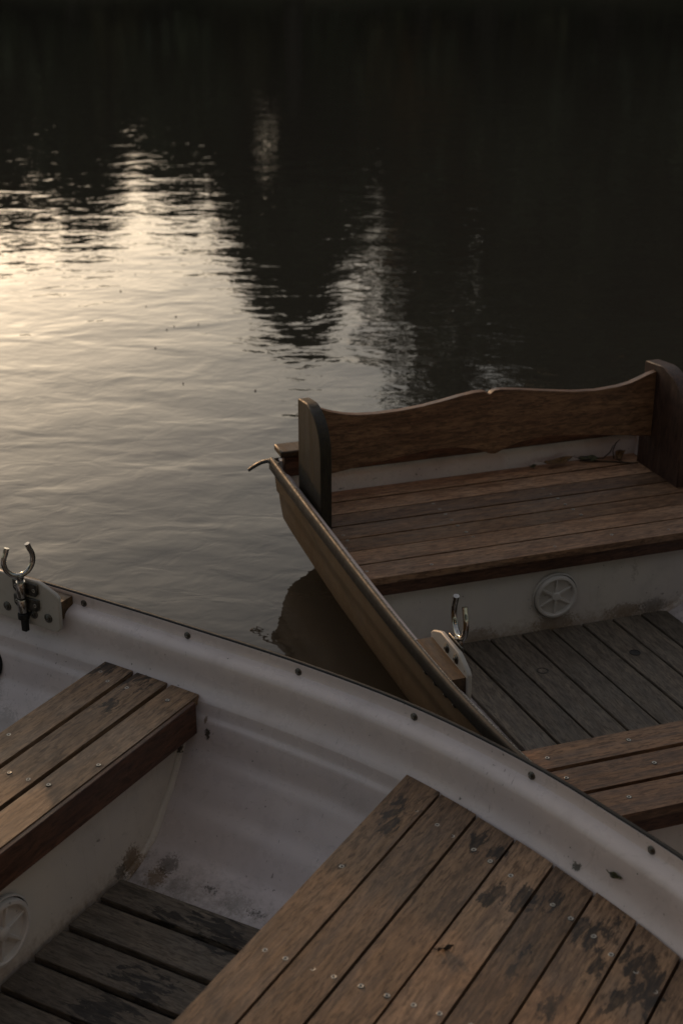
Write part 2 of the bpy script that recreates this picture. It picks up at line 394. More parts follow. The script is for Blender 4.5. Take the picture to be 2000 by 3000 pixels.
def hatch(boat, parent, s, t, z, rad, rot=0.):
    hm = MB(); X = Matrix.Rotation(R(90), 4, 'Y')
    hm.lathe([(0, -.004), (rad * .985, -.004), (rad, 0), (rad, .004), (rad * .975, .0065), (rad * .955, .0065), (rad * .95, .0), (rad * .9, -.001)], X, 44)
    hm.lathe([(rad * .915, -.002), (rad * .91, .011), (rad * .88, .0155), (rad * .80, .016), (rad * .765, .0135), (rad * .75, .003), (rad * .2, .0015), (0, .0015)], X, 44)
    hm.lathe([(rad * .20, .001), (rad * .19, .0105), (rad * .16, .0125), (0, .0125)], X, 22)
    o = hm.build('hatch_cover', M['hatch'], parent, True, 0, 40)
    o.location = (s - boat.s0, t - boat.tc, z)
    sl = MB(); sl.lathe([(rad * .945, -.001), (rad * .955, .0035), (rad * .925, .0035), (rad * .915, -.001)], X, 44); sl.build('gap_shade_ring', M['rubber'], o)  # black ring painting the shaded gap around the lid
    for k in range(6):
        a = rot + k * math.pi / 3; c, sn = math.cos(a), math.sin(a)
        sm = MB()
        r0, r1 = rad * .17, rad * .77
        P = [(.001, c * r + q * w * -sn, sn * r + q * w * c) for r, q, w in ((r0, 1, .0042), (r1, 1, .0030), (r1, -1, .0030), (r0, -1, .0042))]
        sm.prism(P, (.0095, 0, 0))
        sm.build('spoke', M['hatch'], o, True, .001)
    return o

def rowlock_set(boat, root, sgn, sc, half, zmid, U_rot, plate_t, rim_in, chamf=.05, zlow=-.13, ztop=.05, lock_dz=0., lock_ds=0., Rr=.0375, rb=.0068):
    """wood block, white plate with bolts, hinge-like socket and the U-shaped rowlock; sgn=+1: far side (inboard is -t)"""
    off = boat.off; zr = zmid
    yin = plate_t; th = .012
    def Y(t): return boat.tc + sgn * t
    # block between hull flange and plate
    m = MB(off); L = half - .010
    pts = []
    for k in range(7):
        x = sc - L + 2 * L * k / 6; pts.append((x, Y(boat.B(x) - .010), zr - .006))
    pts += [(sc + L, Y(yin + th), zr - .006), (sc - L, Y(yin + th), zr - .006)]
    m.prism(pts, (0, 0, -.048))
    m.build('rowlock_block', M['block'], root, True, .0025)
    # plate
    m = MB(off)
    prof = [(-half, zlow + .012), (-half + .012, zlow), (half - .012, zlow), (half, zlow + .012), (half, ztop - chamf * .62), (half - .010, ztop - chamf * .42), (half - chamf * 1.0, ztop - .004), (half - chamf * 1.25, ztop),
            (-half + chamf * 1.25, ztop), (-half + chamf * 1.0, ztop - .004), (-half + .010, ztop - chamf * .42), (-half, ztop - chamf * .62)]
    m.prism([(sc + a, Y(yin + th), zr + h) for a, h in prof], (0, -sgn * th, 0))
    pl = m.build('rowlock_plate', M['plate'], root, True, .003)
    face = yin
    nrm = (0, -sgn, 0)
    b0 = None
    for a in (.105, .058, -.030, -.088):
        if abs(a) > half - .015: a = math.copysign(half - .022, a)
        h = zlow + .034
        if b0 is None:
            b0 = bolt_mesh(.0125).build('bolt', [M['iron'], M['iron'], M['chrome']], pl)
            place(b0, pl, (sc + a, Y(face), zr + h), nrm, off)
        else:
            c = b0.copy(); COL.objects.link(c); place(c, pl, (sc + a, Y(face), zr + h), nrm, off)
    # outboard bolts heads seen on the block side of the plate
    for a in (.045, -.012):
        c = b0.copy(); COL.objects.link(c); place(c, pl, (sc + a, Y(yin + th), zr + .012), (0, sgn, 0), off)
    # socket: two hinge straps and barrel
    sc = sc + lock_ds
    m = MB(off)
    yb = face - .010
    for (z0, z1, w0, w1) in ((zr + .004, zr + .040, -.036, .046), (zr - .038, zr - .003, -.036, .046)):
        m.prism([(sc + w0, Y(face - .001), z0 + .010), (sc + w0 + .010, Y(face - .001), z0), (sc + w1 - .010, Y(face - .001), z0), (sc + w1, Y(face - .001), z0 + .010), (sc + w1, Y(face - .001), z1), (sc + w0, Y(face - .001), z1)], (0, -sgn * .005, 0))
    so = m.build('rowlock_socket', M['iron'], root, True, .002)
    m = MB(off)
    T = Matrix.Translation((sc, Y(yb - .004), 0))
    for z0, z1 in ((zr + .000, zr + .044), (zr - .042, zr - .004)):
        m.lathe([(.0, z0), (.0115, z0), (.0125, z0 + .002), (.0125, z1 - .002), (.0115, z1), (0, z1)], T, 18)
    m.build('barrel', M['chrome'], so, True, 0, 40)
    for z in (zr + .022, zr - .02):
        for a in (-.026, .033):
            c = SCREW.copy(); COL.objects.link(c); place(c, so, (sc + a, Y(face - .006), z), nrm, off)
    m = MB(off)
    m.prism([(sc - .007, Y(yb + .004), zr - .095), (sc + .009, Y(yb + .004), zr - .095), (sc + .009, Y(yb + .004), zr - .043), (sc - .007, Y(yb + .004), zr - .043)], (0, -sgn * .014, 0))
    m.lathe([(.0, zr - .060), (.015, zr - .060), (.015, zr - .044), (0, zr - .044)], T, 14)
    m.build('retaining_clip', M['rubber'], so, True, .002)
    # the rowlock itself: U of round bar on a short shank
    zc = zr + ztop + .052 + lock_dz
    m = MB((0, 0, 0)); path = []
    a0, a1 = R(-214), R(34)
    for k in range(29):
        a = a0 + (a1 - a0) * k / 28
        path.append((Rr * math.cos(a), 0, Rr * 1.12 * math.sin(a)))
    for k in (1, 2, 3):                                              # short, slightly drawn-in arms
        q = k / 3
        path.append((Rr * (math.cos(a1) - .13 * q), 0, Rr * 1.12 * math.sin(a1) + Rr * .42 * q))
        path.insert(0, (-Rr * (math.cos(a1) - .13 * q), 0, Rr * 1.12 * math.sin(a1) + Rr * .42 * q))
    m.tube(path, rb, 14)
    m.lathe([(0, -Rr * 1.12 - .05), (.0085, -Rr * 1.12 - .05), (.0085, -Rr * 1.12 - .010), (.0105, -Rr * 1.12 - .006), (.0105, -Rr * 1.12 - .001), (0, -Rr * 1.12 + .001)], n=16)
    lk = m.build('rowlock', M['chrome'], root, True, 0, 50)
    lk.location = Vector((sc, Y(yb - .004), zc)) - Vector(off); lk.rotation_euler = (0, 0, U_rot)
    return pl

BOLT = None
def rim_bolts(boat, root, ss):
    global BOLT
    for sgn in (1, -1):
        for s in ss:
            y = boat.B(s) - .0062
            dy = (boat.B(s + .02) - boat.B(s - .02)) / .04
            nrm = Vector((dy, -1, 0)) if sgn > 0 else Vector((dy, 1, 0))
            p = (s, boat.tc + sgn * y, boat.Z(s) - .0195)
            if BOLT is None:
                BOLT = bolt_mesh(.0092).build('bolt', [M['iron'], M['iron'], M['steel']], root); o = BOLT
            else:
                o = BOLT.copy(); COL.objects.link(o)
            place(o, root, p, nrm, boat.off)

def bulkhead(boat, root, s, ztop, thick=.03, lean=0.):
    m = MB(boat.off); zs = [ztop - (ztop - boat.K(s) - .002) * k / 14 for k in range(15)]
    half = [(boat.halfw(s, z) + .006, z) for z in zs]
    loop = [(s + lean * (ztop - z), boat.tc + y, z) for y, z in half] + [(s + lean * (ztop - z), boat.tc - y, z) for y, z in half[::-1]]
    m.prism(loop, (-thick, 0, 0))
    # moulded bead where the bulkhead meets the hull
    for sg in (1, -1):
        m.tube([(s + lean * (ztop - z) + .002, boat.tc + sg * (y - .006), z) for y, z in half if z > boat.K(s) + .01], .011, 8)
    return m.build('bulkhead', M['bulk'] if boat is b1 else M['bulk2'], root, True, .002)

def floor_planks(boat, root, edges, x0, x1, z, th, gap, shear, xr):
    m = MB(boat.off)
    for a, b in zip(edges, edges[1:]):
        dz = random.uniform(-.001, .001)
        q = [(x, t + gap / 2 * g + shear * (x - xr), z + dz) for x, t, g in ((x0, a, 1), (x1, a, 1), (x1, b, -1), (x0, b, -1))]
        m.prism(q, (0, 0, -th))
    for xx in (x0 + .12, (x0 + x1) / 2, x1 - .12):
        m.box(xx, xx + .05, edges[0] + .01, edges[-1] - .01, z - th - .028, z - th - .002)
    return m.build('floorboards', M['floor'] if boat is b1 else M['floor2'], root, True, .0022)

# ================================================================== boat in front
b1 = Boat(60., -2.0, 1.69,
    [(-3.9, .58), (-3.5, .66), (-3.0, .725), (-2.6, .748), (-2.434, .753), (-2.202, .753), (-1.832, .743), (-1.498, .720), (-1.179, .673), (-.863, .583), (-.583, .468), (-.518, .436), (-.3, .315), (-.12, .195), (.02, .09), (.09, .02)],
    [(-3.9, .42), (-3.2, .395), (-2.434, .385), (-1.832, .385), (-1.498, .39), (-1.179, .395), (-.863, .40), (-.5, .405), (.09, .43)],
    [(-3.9, -.05), (-3.2, -.11), (-.9, -.11), (-.5, -.07), (-.2, .06), (.09, .25)], -3.9, .09, .25)
root1 = b1.root('rowing_boat')
tag(root1, 'white rowing boat in front with wide weathered bow deck of stained planks', 'rowing boat', 'moored rowing boats')
b1.hull(root1); b1.trim(root1)
# thwart
m = MB(b1.off); b1.cross_planks(m, [-2.042, -1.948, -1.842, -1.752], .26, .024, .013)
th1 = m.build('thwart', M['thwart'], root1, True, .0028)
m = MB(b1.off)
for a, b, zt in ((-1.7505, -1.7385, .2570), (-2.036, -2.016, .235)):  # front rail raised to paint the plank's shaded edge dark
    hw = b1.halfw(-1.77, .20) - .010
    m.prism([(a, b1.tc + hw, zt), (b, b1.tc + hw, zt), (b, b1.tc - hw, zt), (a, b1.tc - hw, zt)], (0, 0, .173 - zt))
m.build('edge_rail', M['fascia'], th1, True, .002)
screws(b1, th1, [(-1.977, 2.299), (-1.918, 2.298), (-2.02, 2.326), (-2.02, 2.0), (-1.915, 1.886), (-1.863, 1.887), (-1.812, 1.893), (-1.768, 2.006), (-1.80, 2.30), (-2.01, 1.38), (-1.915, 1.38), (-1.80, 1.38), (-1.98, 1.886)], .26)
bk = bulkhead(b1, root1, -1.783, .195, lean=-.06 * -1)
hatch(b1, root1, -1.783 + .06 * .15 + .003, 1.672, .044, .082, .25)
floor_planks(b1, root1, [1.335, 1.43, 1.53, 1.629, 1.733, 1.844, 1.953, 2.045], -1.755, -1.06, -.06, .018, .016, .035, -1.75)
floor_planks(b1, root1, [1.335, 1.43, 1.53, 1.629, 1.733, 1.844, 1.953, 2.045], -3.4, -2.1, -.06, .018, .016, 0., -1.75)
bulkhead(b1, root1, -2.06, .195)
# foredeck
m = MB(b1.off); b1.cross_planks(m, [-1.163, -1.070, -.971, -.871, -.773, -.675, -.577, -.478, -.38, -.28, -.18, -.08], .27, .026, .0062, .002, .004)
dk = m.build('foredeck', M['deck'], root1, True, .0026)
screws(b1, dk, [(-1.074 - .012, 2.187), (-1.127, 1.953), (-1.126, 1.678), (-1.083, 1.678), (-1.027, 2.166), (-.984, 2.147), (-1.028, 1.68), (-.986, 1.681), (-.934, 1.685), (-.884, 1.687), (-.928, 2.129), (-.885, 2.112),
    (-.832, 2.09), (-.787, 2.07), (-.834, 1.689), (-.787, 1.693), (-.73, 2.051), (-.686, 2.031), (-.632, 2.006), (-.588, 1.976), (-.535, 1.955), (-.490, 1.924), (-.73, 1.695), (-.688, 1.695)], .27)
bulkhead(b1, root1, -1.10, .242)
rim_bolts(b1, root1, [-2.78, -2.152, -1.827, -1.501, -1.18, -.871, -.583, -.32])
for sg in (1, -1):
    rowlock_set(b1, root1, sg, -2.318, .142, .385, R(62) * sg, b1.B(-2.318) - .075, 0, .05, -.082, .046, .004, .036)
# black disc painting the shade of a drain opening in the hull side
m = MB()
m.lathe([(.0, -.004), (.050, -.004), (.054, .0), (.052, .006), (.046, .007), (.043, .002), (.0, .001)], n=28)
dr = m.build('drain_hole', M['rubber'], root1)
place(dr, root1, (-2.415, b1.tc + b1.halfw(-2.415, .165) - .002, .165), (0, -.9, .35), b1.off)

# ================================================================== boat behind
b2 = Boat(18.7, -2.5, 1.845,
    [(-4.15, .678), (-3.9, .681), (-3.6, .684), (-3.2, .686), (-2.9, .683), (-2.6, .672), (-2.35, .650), (-2.1, .612), (-1.85, .555), (-1.5, .44), (-1.2, .315), (-.95, .19), (-.78, .08), (-.7, .02)],
    [(-4.15, .318), (-3.7, .314), (-3.2, .31), (-2.6, .305), (-2.1, .305), (-1.5, .32), (-.7, .39)],
    [(-4.15, -.08), (-3.6, -.115), (-1.9, -.115), (-1.4, -.06), (-1., .06), (-.7, .2)], -4.15, -.7, .25)
root2 = b2.root('rowing_boat')
tag(root2, 'tan hulled rowing boat behind with carved wooden stern bench and dark floorboards', 'rowing boat', 'moored rowing boats')
b2.hull(root2); b2.trim(root2, True)
# stern seat
m = MB(b2.off); b2.cross_planks(m, [-4.085, -4.0, -3.905, -3.815, -3.72, -3.63, -3.533, -3.435], .2, .022, .0075)
st = m.build('stern_seat', M['seat'], root2, True, .002)
m = MB(b2.off); w = b2.halfw(-3.45, .16) - .01
m.box(-3.462, -3.442, b2.tc - w, b2.tc + w, .137, .177)
m.build('edge_rail', M['fascia'], st, True, .002)
screws(b2, st, [(-3.659, 1.252), (-3.610, 1.251), (-3.56, 1.25), (-3.489, 1.258), (-3.711, 1.275), (-3.751, 1.275), (-3.89, 1.629), (-3.841, 1.63), (-3.799, 1.632), (-3.752, 1.634), (-3.706, 1.635), (-3.654, 1.641), (-3.612, 1.646), (-3.472, 1.453),
    (-3.891, 2.017), (-3.84, 2.023), (-3.800, 2.026), (-3.749, 2.027), (-3.706, 2.033), (-3.658, 2.036), (-3.609, 2.043), (-3.563, 2.047), (-3.49, 2.053), (-3.47, 2.238), (-3.469, 1.85), (-3.488, 1.655)], .2)
# side panels
prof = [(-4.02, .150), (-4.02, .556), (-4.015, .562), (-3.945, .572), (-3.915, .570), (-3.885, .560), (-3.858, .545), (-3.836, .524), (-3.820, .498), (-3.811, .470), (-3.808, .44), (-3.808, .150)]
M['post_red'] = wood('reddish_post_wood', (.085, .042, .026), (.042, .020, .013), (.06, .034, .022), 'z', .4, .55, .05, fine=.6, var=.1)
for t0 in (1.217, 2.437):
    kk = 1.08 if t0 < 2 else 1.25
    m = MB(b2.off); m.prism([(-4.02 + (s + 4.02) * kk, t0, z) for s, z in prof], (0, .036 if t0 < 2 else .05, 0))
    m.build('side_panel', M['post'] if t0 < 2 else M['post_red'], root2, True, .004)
# carved backrest
top = [(1.2535, .552), (1.271, .544), (1.29, .536), (1.308, .530), (1.348, .519), (1.388, .5125), (1.448, .509), (1.525, .510), (1.601, .516), (1.679, .5275), (1.728, .536), (1.78, .543), (1.812, .543), (1.824, .539), (1.831, .532), (1.836, .531),
       (1.841, .537), (1.850, .5425), (1.873, .544), (1.94, .536), (2.05, .519), (2.133, .508), (2.217, .503), (2.301, .508), (2.345, .516), (2.385, .530), (2.415, .541), (2.4365, .546)]
bot = [(1.2535, .320), (1.3, .327), (1.348, .333), (1.399, .340), (1.45, .346), (1.501, .351), (1.579, .361), (1.631, .366), (1.681, .366), (1.734, .361), (1.778, .353), (1.81, .343), (1.837, .330), (1.848, .327), (1.859, .3255), (1.868, .327), (1.88, .332), (1.907, .345),
       (1.95, .355), (2.005, .362), (2.06, .3635), (2.144, .356), (2.229, .347), (2.316, .335), (2.404, .322), (2.4365, .318)]
m = MB(b2.off); m.prism([(-3.94, t, z) for t, z in top + bot[::-1]], (-.024, 0, 0))
m.build('backrest', M['varnish'], root2, True, .0025)
# transom pad and cap
m = MB(b2.off); zt = .272
m.prism([(-4.13 + .25 * (.318 - zt) * 1, 1.192, zt), (-4.13 + .25 * (.318 - zt), 2.498, zt), (-4.125, 2.498, .338), (-4.125, 1.192, .338)], (.030, 0, 0))
m.build('transom_pad', M['fascia'], root2, True, .003)
m = MB(b2.off); m.box(-4.165, -4.082, 1.178, 2.512, .341, .362)
m.build('transom_cap', M['block'], root2, True, .005)
# loose end of the rubber trim curling out at the stern corner
m = MB(b2.off)
path = [(-4.10, 1.170, .312), (-4.135, 1.166, .312), (-4.156, 1.154, .309), (-4.170, 1.139, .301), (-4.181, 1.124, .290), (-4.190, 1.110, .278), (-4.196, 1.100, .268)]
m.tube(path, [.010, .009, .0085, .0085, .0085, .008, .008], 8, 0, .5)
m.build('trim_end', M['rubber'], root2, True, 0, 50)
bk = bulkhead(b2, root2, -3.47, .16, lean=.07)
hatch(b2, root2, -3.47 + .07 * .12 + .003, 1.855, .040, .076, .5)
fl = floor_planks(b2, root2, [1.44, 1.54, 1.641, 1.747, 1.847, 1.951, 2.056, 2.156, 2.25], -3.452, -2.2, -.07, .018, .008, .066, -3.42)
for hx, hy in ((-3.226, 1.707), (-3.236, 2.015)):  # dark discs painting the shade inside the finger holes
    m = MB(b2.off); m.lathe([(0, -.0715), (.0165, -.0715), (.0170, -.0685), (.0150, -.0678), (.0145, -.0695), (0, -.0697)], Matrix.Translation((hx, hy, 0)), 22)
    m.build('finger_hole', M['recess'], fl)
# thwart
m = MB(b2.off)
b2.cross_planks(m, [-2.488, -2.398, -2.295, -2.195], .2, .024, .013)
t2 = m.build('thwart', M['thwart_red'], root2, True, .0026)
m = MB(b2.off); w = b2.halfw(-2.22, .16) - .012
m.box(-2.222, -2.202, b2.tc - w, b2.tc + w, .136, .175); m.box(-2.478, -2.458, b2.tc - w, b2.tc + w, .136, .175)
m.build('edge_rail', M['fascia'], t2, True, .002)
screws(b2, t2, [(-2.445, 1.32), (-2.36, 1.325), (-2.452, 1.532), (-2.35, 1.54), (-2.25, 1.42), (-2.45, 1.85), (-2.35, 1.85), (-2.25, 1.85)], .2)
bulkhead(b2, root2, -2.235, .16, lean=.05)
for sg in (1, -1):
    rowlock_set(b2, root2, sg, -2.785, .116, .306, R(4) * sg, b2.B(-2.785) - .064, 0, .05, -.10, .034, .008, 0., .044, .0076)
ob = bolt_mesh(.0125).build('bolt', [M['rubber'], M['iron'], M['iron']], root2)
for k, sx in enumerate((-2.805, -2.748, -2.69, -2.64)):
    for sg in (1, -1):
        o = ob if k == 0 and sg > 0 else ob.copy()
        if o is not ob: COL.objects.link(o)
        place(o, root2, (sx, b2.tc + sg * (b2.ohalf(sx, .262) + .0005), .262), (0, sg, .05), b2.off)
rim_bolts(b2, root2, [-3.75, -3.42, -3.1, -2.45, -2.1, -1.8])

# ================================================================== fallen leaves and twigs
def leaf(name, loc, rz, tilt, length, width, curl, mat, label):
    m = MB(); n = 12; k = 5; verts = []; faces = []
    for i in range(n + 1):
        u = i / n; w = width * (math.sin(math.pi * min(1, u * 1.02)) ** .8) * (1 - .25 * u) + .0006
        for j in range(k):
            v = j / (k - 1) - .5
            verts.append((length * (u - .5), w * v, curl * (2 * u - 1) ** 2 * length + abs(v) * w * .5 + .004 * math.sin(9 * u + 3 * v)))
    for i in range(n):
        for j in range(k - 1):
            a = i * k + j; faces.append((a, a + 1, a + k + 1, a + k))
    m.add(verts, faces)
    m.tube([(-length * .5, 0, curl * length), (-length * .62, .002, curl * length * 1.4), (-length * .74, .004, curl * length * 1.5)], .0009, 6)
    o = m.build(name, mat); md = o.modifiers.new('thick', 'SOLIDIFY'); md.thickness = .0006
    o.location = loc; o.rotation_euler = (tilt, random.uniform(-.1, .1), rz)
    return tag(o, label, 'leaf', 'fallen leaves')
a2 = R(18.7 - 90)
def W2(s, t, z): return b2.world(s, t, z)
def W1(s, t, z): return b1.world(s, t, z)
zs = .2012
leaf('dried_leaf', W2(-4.055, 2.155, .216), R(18), .55, .115, .030, .16, M['leaf'], 'long curled brown leaf lying behind the carved backrest')
leaf('dried_leaf', W2(-4.045, 2.375, .214), R(60), .9, .075, .040, .22, M['leaf'], 'broad brown leaf in the corner behind the right end of the backrest')
leaf('dried_leaf', W2(-4.06, 2.275, .208), R(-12), .3, .070, .032, .10, M['leafg'], 'dark flattened leaf among twigs behind the backrest')
leaf('dried_leaf', W2(-4.06, 2.06, .209), R(40), .6, .030, .014, .2, M['leafg'], 'tiny dark leaf scrap at the back edge of the stern seat')
leaf('dried_leaf', W1(-.64, b1.tc + b1.halfw(-.64, .318) - .004, .318), R(-38), R(65), .028, .012, .02, M['leafg'], 'small greenish leaf stuck on the white inner side above the bow deck')
leaf('dried_leaf', W1(-.848, 1.84, .2735), R(15), .1, .030, .008, .06, M['twig'], 'narrow dark leaf fragment lying on the bow deck planks')
def twig(loc, pts, r, label):
    m = MB(); m.tube(pts, [r] * (len(pts) - 1) + [r * .5], 7); o = m.build('twig', M['twig']); o.location = loc
    return tag(o, label, 'twig', 'fallen twigs')
twig(W2(-4.05, 2.30, .203), [(-.06, 0, .002), (-.02, .004, .006), (.02, .0, .010), (.045, .008, .030), (.055, .012, .055)], .0022, 'bent twig with upright tip behind the backrest')
twig(W2(-4.03, 2.33, .203), [(-.05, .01, .002), (0, 0, .003), (.06, -.006, .002), (.10, -.02, .003)], .0025, 'straight twig lying flat behind the backrest')
twig(W2(-4.05, 2.365, .203), [(0, 0, .001), (-.004, .004, .03), (.004, .006, .055), (.018, .008, .07)], .002, 'thin upright twig leaning on the white transom')

for (x, y) in [(-1.67, 8.42), (-1.22, 7.71), (-1.19, 8.09), (-1.04, 7.39), (-.86, 7.19), (-.88, 6.95), (-.85, 7.01), (-.90, 6.63), (-.71, 6.09), (-.38, 5.99), (-.73, 7.04)]:
    o = leaf('floating_leaf', (x, y, -.0185), random.uniform(0, 6), 0, .008, .004, .05, M['twig'], 'tiny dark leaf scrap floating on the open water'); o['group'] = 'leaf scraps floating on the water'

# ================================================================== water
ZW = -.02
bm = bmesh.new()
def loop(pts):
    vs = [bm.verts.new((x, y, 0)) for x, y, *_ in pts]
    return [bm.edges.new((vs[i], vs[(i + 1) % len(vs)])) for i in range(len(vs))]
ed = loop([(-60, -2.5), (60, -2.5), (60, 46), (-60, 46)]) + loop(b1.waterline(ZW, .97)) + loop(b2.waterline(ZW, .97))
bmesh.ops.triangle_fill(bm, use_beauty=True, use_dissolve=False, edges=ed)
for f in list(bm.faces):
    if f.normal.z < 0: f.normal_flip()
# drop any fill inside the hulls
def inside(pt, poly):
    c = False; x, y = pt
    for i in range(len(poly)):
        x0, y0 = poly[i][:2]; x1, y1 = poly[i - 1][:2]
        if (y0 > y) != (y1 > y) and x < (x1 - x0) * (y - y0) / (y1 - y0) + x0: c = not c
    return c
P1, P2 = b1.waterline(ZW, .97), b2.waterline(ZW, .97)
kill = [f for f in bm.faces if inside(f.calc_center_median()[:2], P1) or inside(f.calc_center_median()[:2], P2)]
bmesh.ops.delete(bm, geom=kill, context='FACES')
me = bpy.data.meshes.new('water'); bm.to_mesh(me); bm.free()
t = NT('dark_lake_water'); co = t.coord()
w1 = t.noise(t.mapping(co, (1.0, 1.5, 1), rot=(0, 0, R(18))), 1.9, 2, .5, .5)
w2 = t.noise(t.mapping(co, (1.0, 1.4, 1), rot=(0, 0, R(-28))), 6.5, 2, .55, .8)
w3 = t.noise(t.mapping(co, (1.0, 1.2, 1), rot=(0, 0, R(40))), 15., 2, .5, .5)
sy = t.node('ShaderNodeSeparateXYZ'); t.l.new(co, sy.inputs[0])
wind = t.ramp(sy.outputs[1], 5., 13., .0012, .0021)      # sheltered by the boats, ruffled further out
h = t.math('ADD', t.math('MULTIPLY', w1, .0066), t.math('ADD', t.math('MULTIPLY', w2, wind), t.math('MULTIPLY', w3, .00036)))
t.base((.034, .029, .022), .02, 0, .5); t.b.inputs['IOR'].default_value = 1.33
t.bump(h, 1., 1.)
me.materials.append(t.m)
wo = bpy.data.objects.new('water', me); COL.objects.link(wo); wo.location = (0, 0, ZW); tag(wo, kind='structure')

# ================================================================== far bank, trees
t = NT('dark_bank'); co = t.coord(); n = t.noise(co, .8, 5, .6)
t.base(t.mix(t.ramp(n, .35, .65), (.05, .05, .026), (.09, .075, .045)), .9, 0, .1)
MBANK = t.m
def bank(name, y0, y1, x0, x1, prof, nx=60, ny=14, amp=.25):
    m = MB(); V = []; F = []
    for j in range(ny + 1):
        y = y0 + (y1 - y0) * j / ny
        for i in range(nx + 1):
            x = x0 + (x1 - x0) * i / nx
            V.append((x, y + .8 * noise.noise((x * .13, 3, 1)), lin(prof, j / ny) + amp * noise.noise((x * .3, y * .3, 5)) * min(1, j / 2)))
    for j in range(ny):
        for i in range(nx): a = j * (nx + 1) + i; F.append((a, a + 1, a + nx + 2, a + nx + 1))
    m.add(V, F); return tag(m.build(name, MBANK), kind='structure')
bank('far_bank', 34, 80, -70, 70, [(0, -.4), (.05, .35), (.12, 1.6), (.3, 2.6), (1, 6)])

def leafmat(name, a, b):
    t = NT(name); isl = t.node('ShaderNodeNewGeometry').outputs['Random Per Island']
    t.base(t.mix(isl, a, b), .55, 0, .3); t.b.inputs['Transmission Weight'].default_value = 0
    return t.m
LM = [leafmat('dark_green_leaves', (.05, .06, .026), (.085, .095, .04)), leafmat('olive_leaves', (.07, .062, .025), (.11, .095, .035)), leafmat('autumn_leaves', (.11, .07, .02), (.16, .095, .025))]
t = NT('bark'); co = t.coord(); n = t.noise(t.mapping(co, (6, 6, 1)), 3, 5, .65)
t.base(t.mix(n, (.02, .016, .011), (.06, .048, .034)), .9, 0, .1); MBARK = t.m

def tree(x, y, zb, height, rad, shape, label, lm=0, leaf=.17, nclump=110, per=46, base=.18, seed=1, group='trees on the far bank', name='tree', trunk_r=None):
    rnd = random.Random(seed); root = empty(name, (x, y, zb)); tag(root, label, 'tree', group)
    tr = trunk_r or height * .018 + .04
    m = MB(); top = height * (.92 if shape == 'cone' else .7)
    lean = rnd.uniform(-.04, .04) * height
    pts = [(lean * (k / 8) ** 2 + rnd.uniform(-.04, .04), rnd.uniform(-.04, .04), top * k / 8) for k in range(9)]
    m.tube(pts, [tr * (1.25 - 1.1 * k / 8) for k in range(9)], 9)
    cl = []
    for i in range(nclump):
        while True:
            u = rnd.random()
            if shape == 'cone': prof = (1 - u) ** .85
            elif shape == 'dome': prof = math.sqrt(max(0, 1 - (u * 1.0) ** 2.2)) * (.75 + .25 * min(1, u * 4))
            else: prof = math.sqrt(max(0, 1 - (2 * u - 1) ** 2))
            if rnd.random() < prof + .05: break
        a = rnd.uniform(0, 2 * math.pi); q = rnd.random() ** .45
        lob = 1 + .28 * math.sin(3 * a + seed) * math.sin(5 * u + seed * 2)
        r = rad * prof * q * lob
        cl.append(Vector((r * math.cos(a) + lean * u, r * math.sin(a), height * (base + (1 - base) * u))))
    for c in cl[::3]:
        z0 = max(.12 * height, c.z - .35 * math.hypot(c.x, c.y) - .1 * height); k = min(8, int(z0 / top * 8)); p = Vector(pts[k]); p.z = min(z0, top)
        mid = (p + c) / 2 + Vector((0, 0, .05 * height * rnd.random()))
        m.tube([p, mid, c], [tr * .32, tr * .2, tr * .06], 5)
    m.build('trunk', MBARK, root)
    V = []; F = []
    for c in cl:
        cr = rad * rnd.uniform(.14, .27)
        for j in range(per):
            p = c + Vector((rnd.gauss(0, .5), rnd.gauss(0, .5), rnd.gauss(0, .36))) * cr
            s = leaf * rnd.uniform(.6, 1.3)
            n = Vector((rnd.gauss(0, 1), rnd.gauss(0, 1), rnd.gauss(.3, 1))).normalized(); a = n.orthogonal().normalized(); b = n.cross(a); th = rnd.uniform(0, 6.28)
            e1 = (a * math.cos(th) + b * math.sin(th)) * s; e2 = (b * math.cos(th) - a * math.sin(th)) * s * .5
            k = len(V); V += [p - e1, p + e2, p + e1, p - e2]; F.append((k, k + 1, k + 2, k + 3))
    me = bpy.data.meshes.new('crown'); me.from_pydata([tuple(v) for v in V], [], F); me.materials.append(LM[lm])
    o = bpy.data.objects.new('crown', me); COL.objects.link(o); o.parent = root
    return root
FB = [ # x, y, height, radius, shape, kind, label
 (-10.6, 36.5, 6.2, 2.3, 'round', 1, 'round olive tree on the far bank at the sunlit end'),
 (-8.3, 36, 5.6, 1.7, 'round', 0, 'low dark tree on the far bank beside the olive one'),
 (-6.5, 36.3, 5.9, 1.35, 'round', 0, 'narrow dark tree on the far bank by the bright gap'),
 (-5.4, 36.4, 4.1, 1.1, 'dome', 1, 'lowest olive tree on the far bank'),
 (-4.2, 36.2, 5.1, 1.5, 'dome', 0, 'low dome shaped tree on the far bank'),
 (-3.0, 37, 5.0, 1.1, 'dome', 1, 'small olive tree below the pointed conifer'),
 (-1.15, 36, 8.7, 2.5, 'cone', 0, 'pointed conifer on the far bank'),
 (-.1, 37.2, 5.6, .9, 'dome', 0, 'slim dark tree close behind the pointed conifer'),
 (1.0, 37, 6.0, 1.15, 'dome', 1, 'slim olive tree beside the autumn coloured one'),
 (1.95, 36.6, 7.8, 1.5, 'dome', 2, 'autumn coloured tree right of the pointed conifer'),
 (3.5, 36.5, 12.5, 3.3, 'dome', 0, 'broad dark tree right of the autumn one'),
 (6.6, 37, 13.5, 3.0, 'dome', 0, 'tall dark tree on the right of the far bank'),
 (10.2, 37, 14.0, 2.8, 'dome', 1, 'tall olive tree at the right end of the far bank'),
]
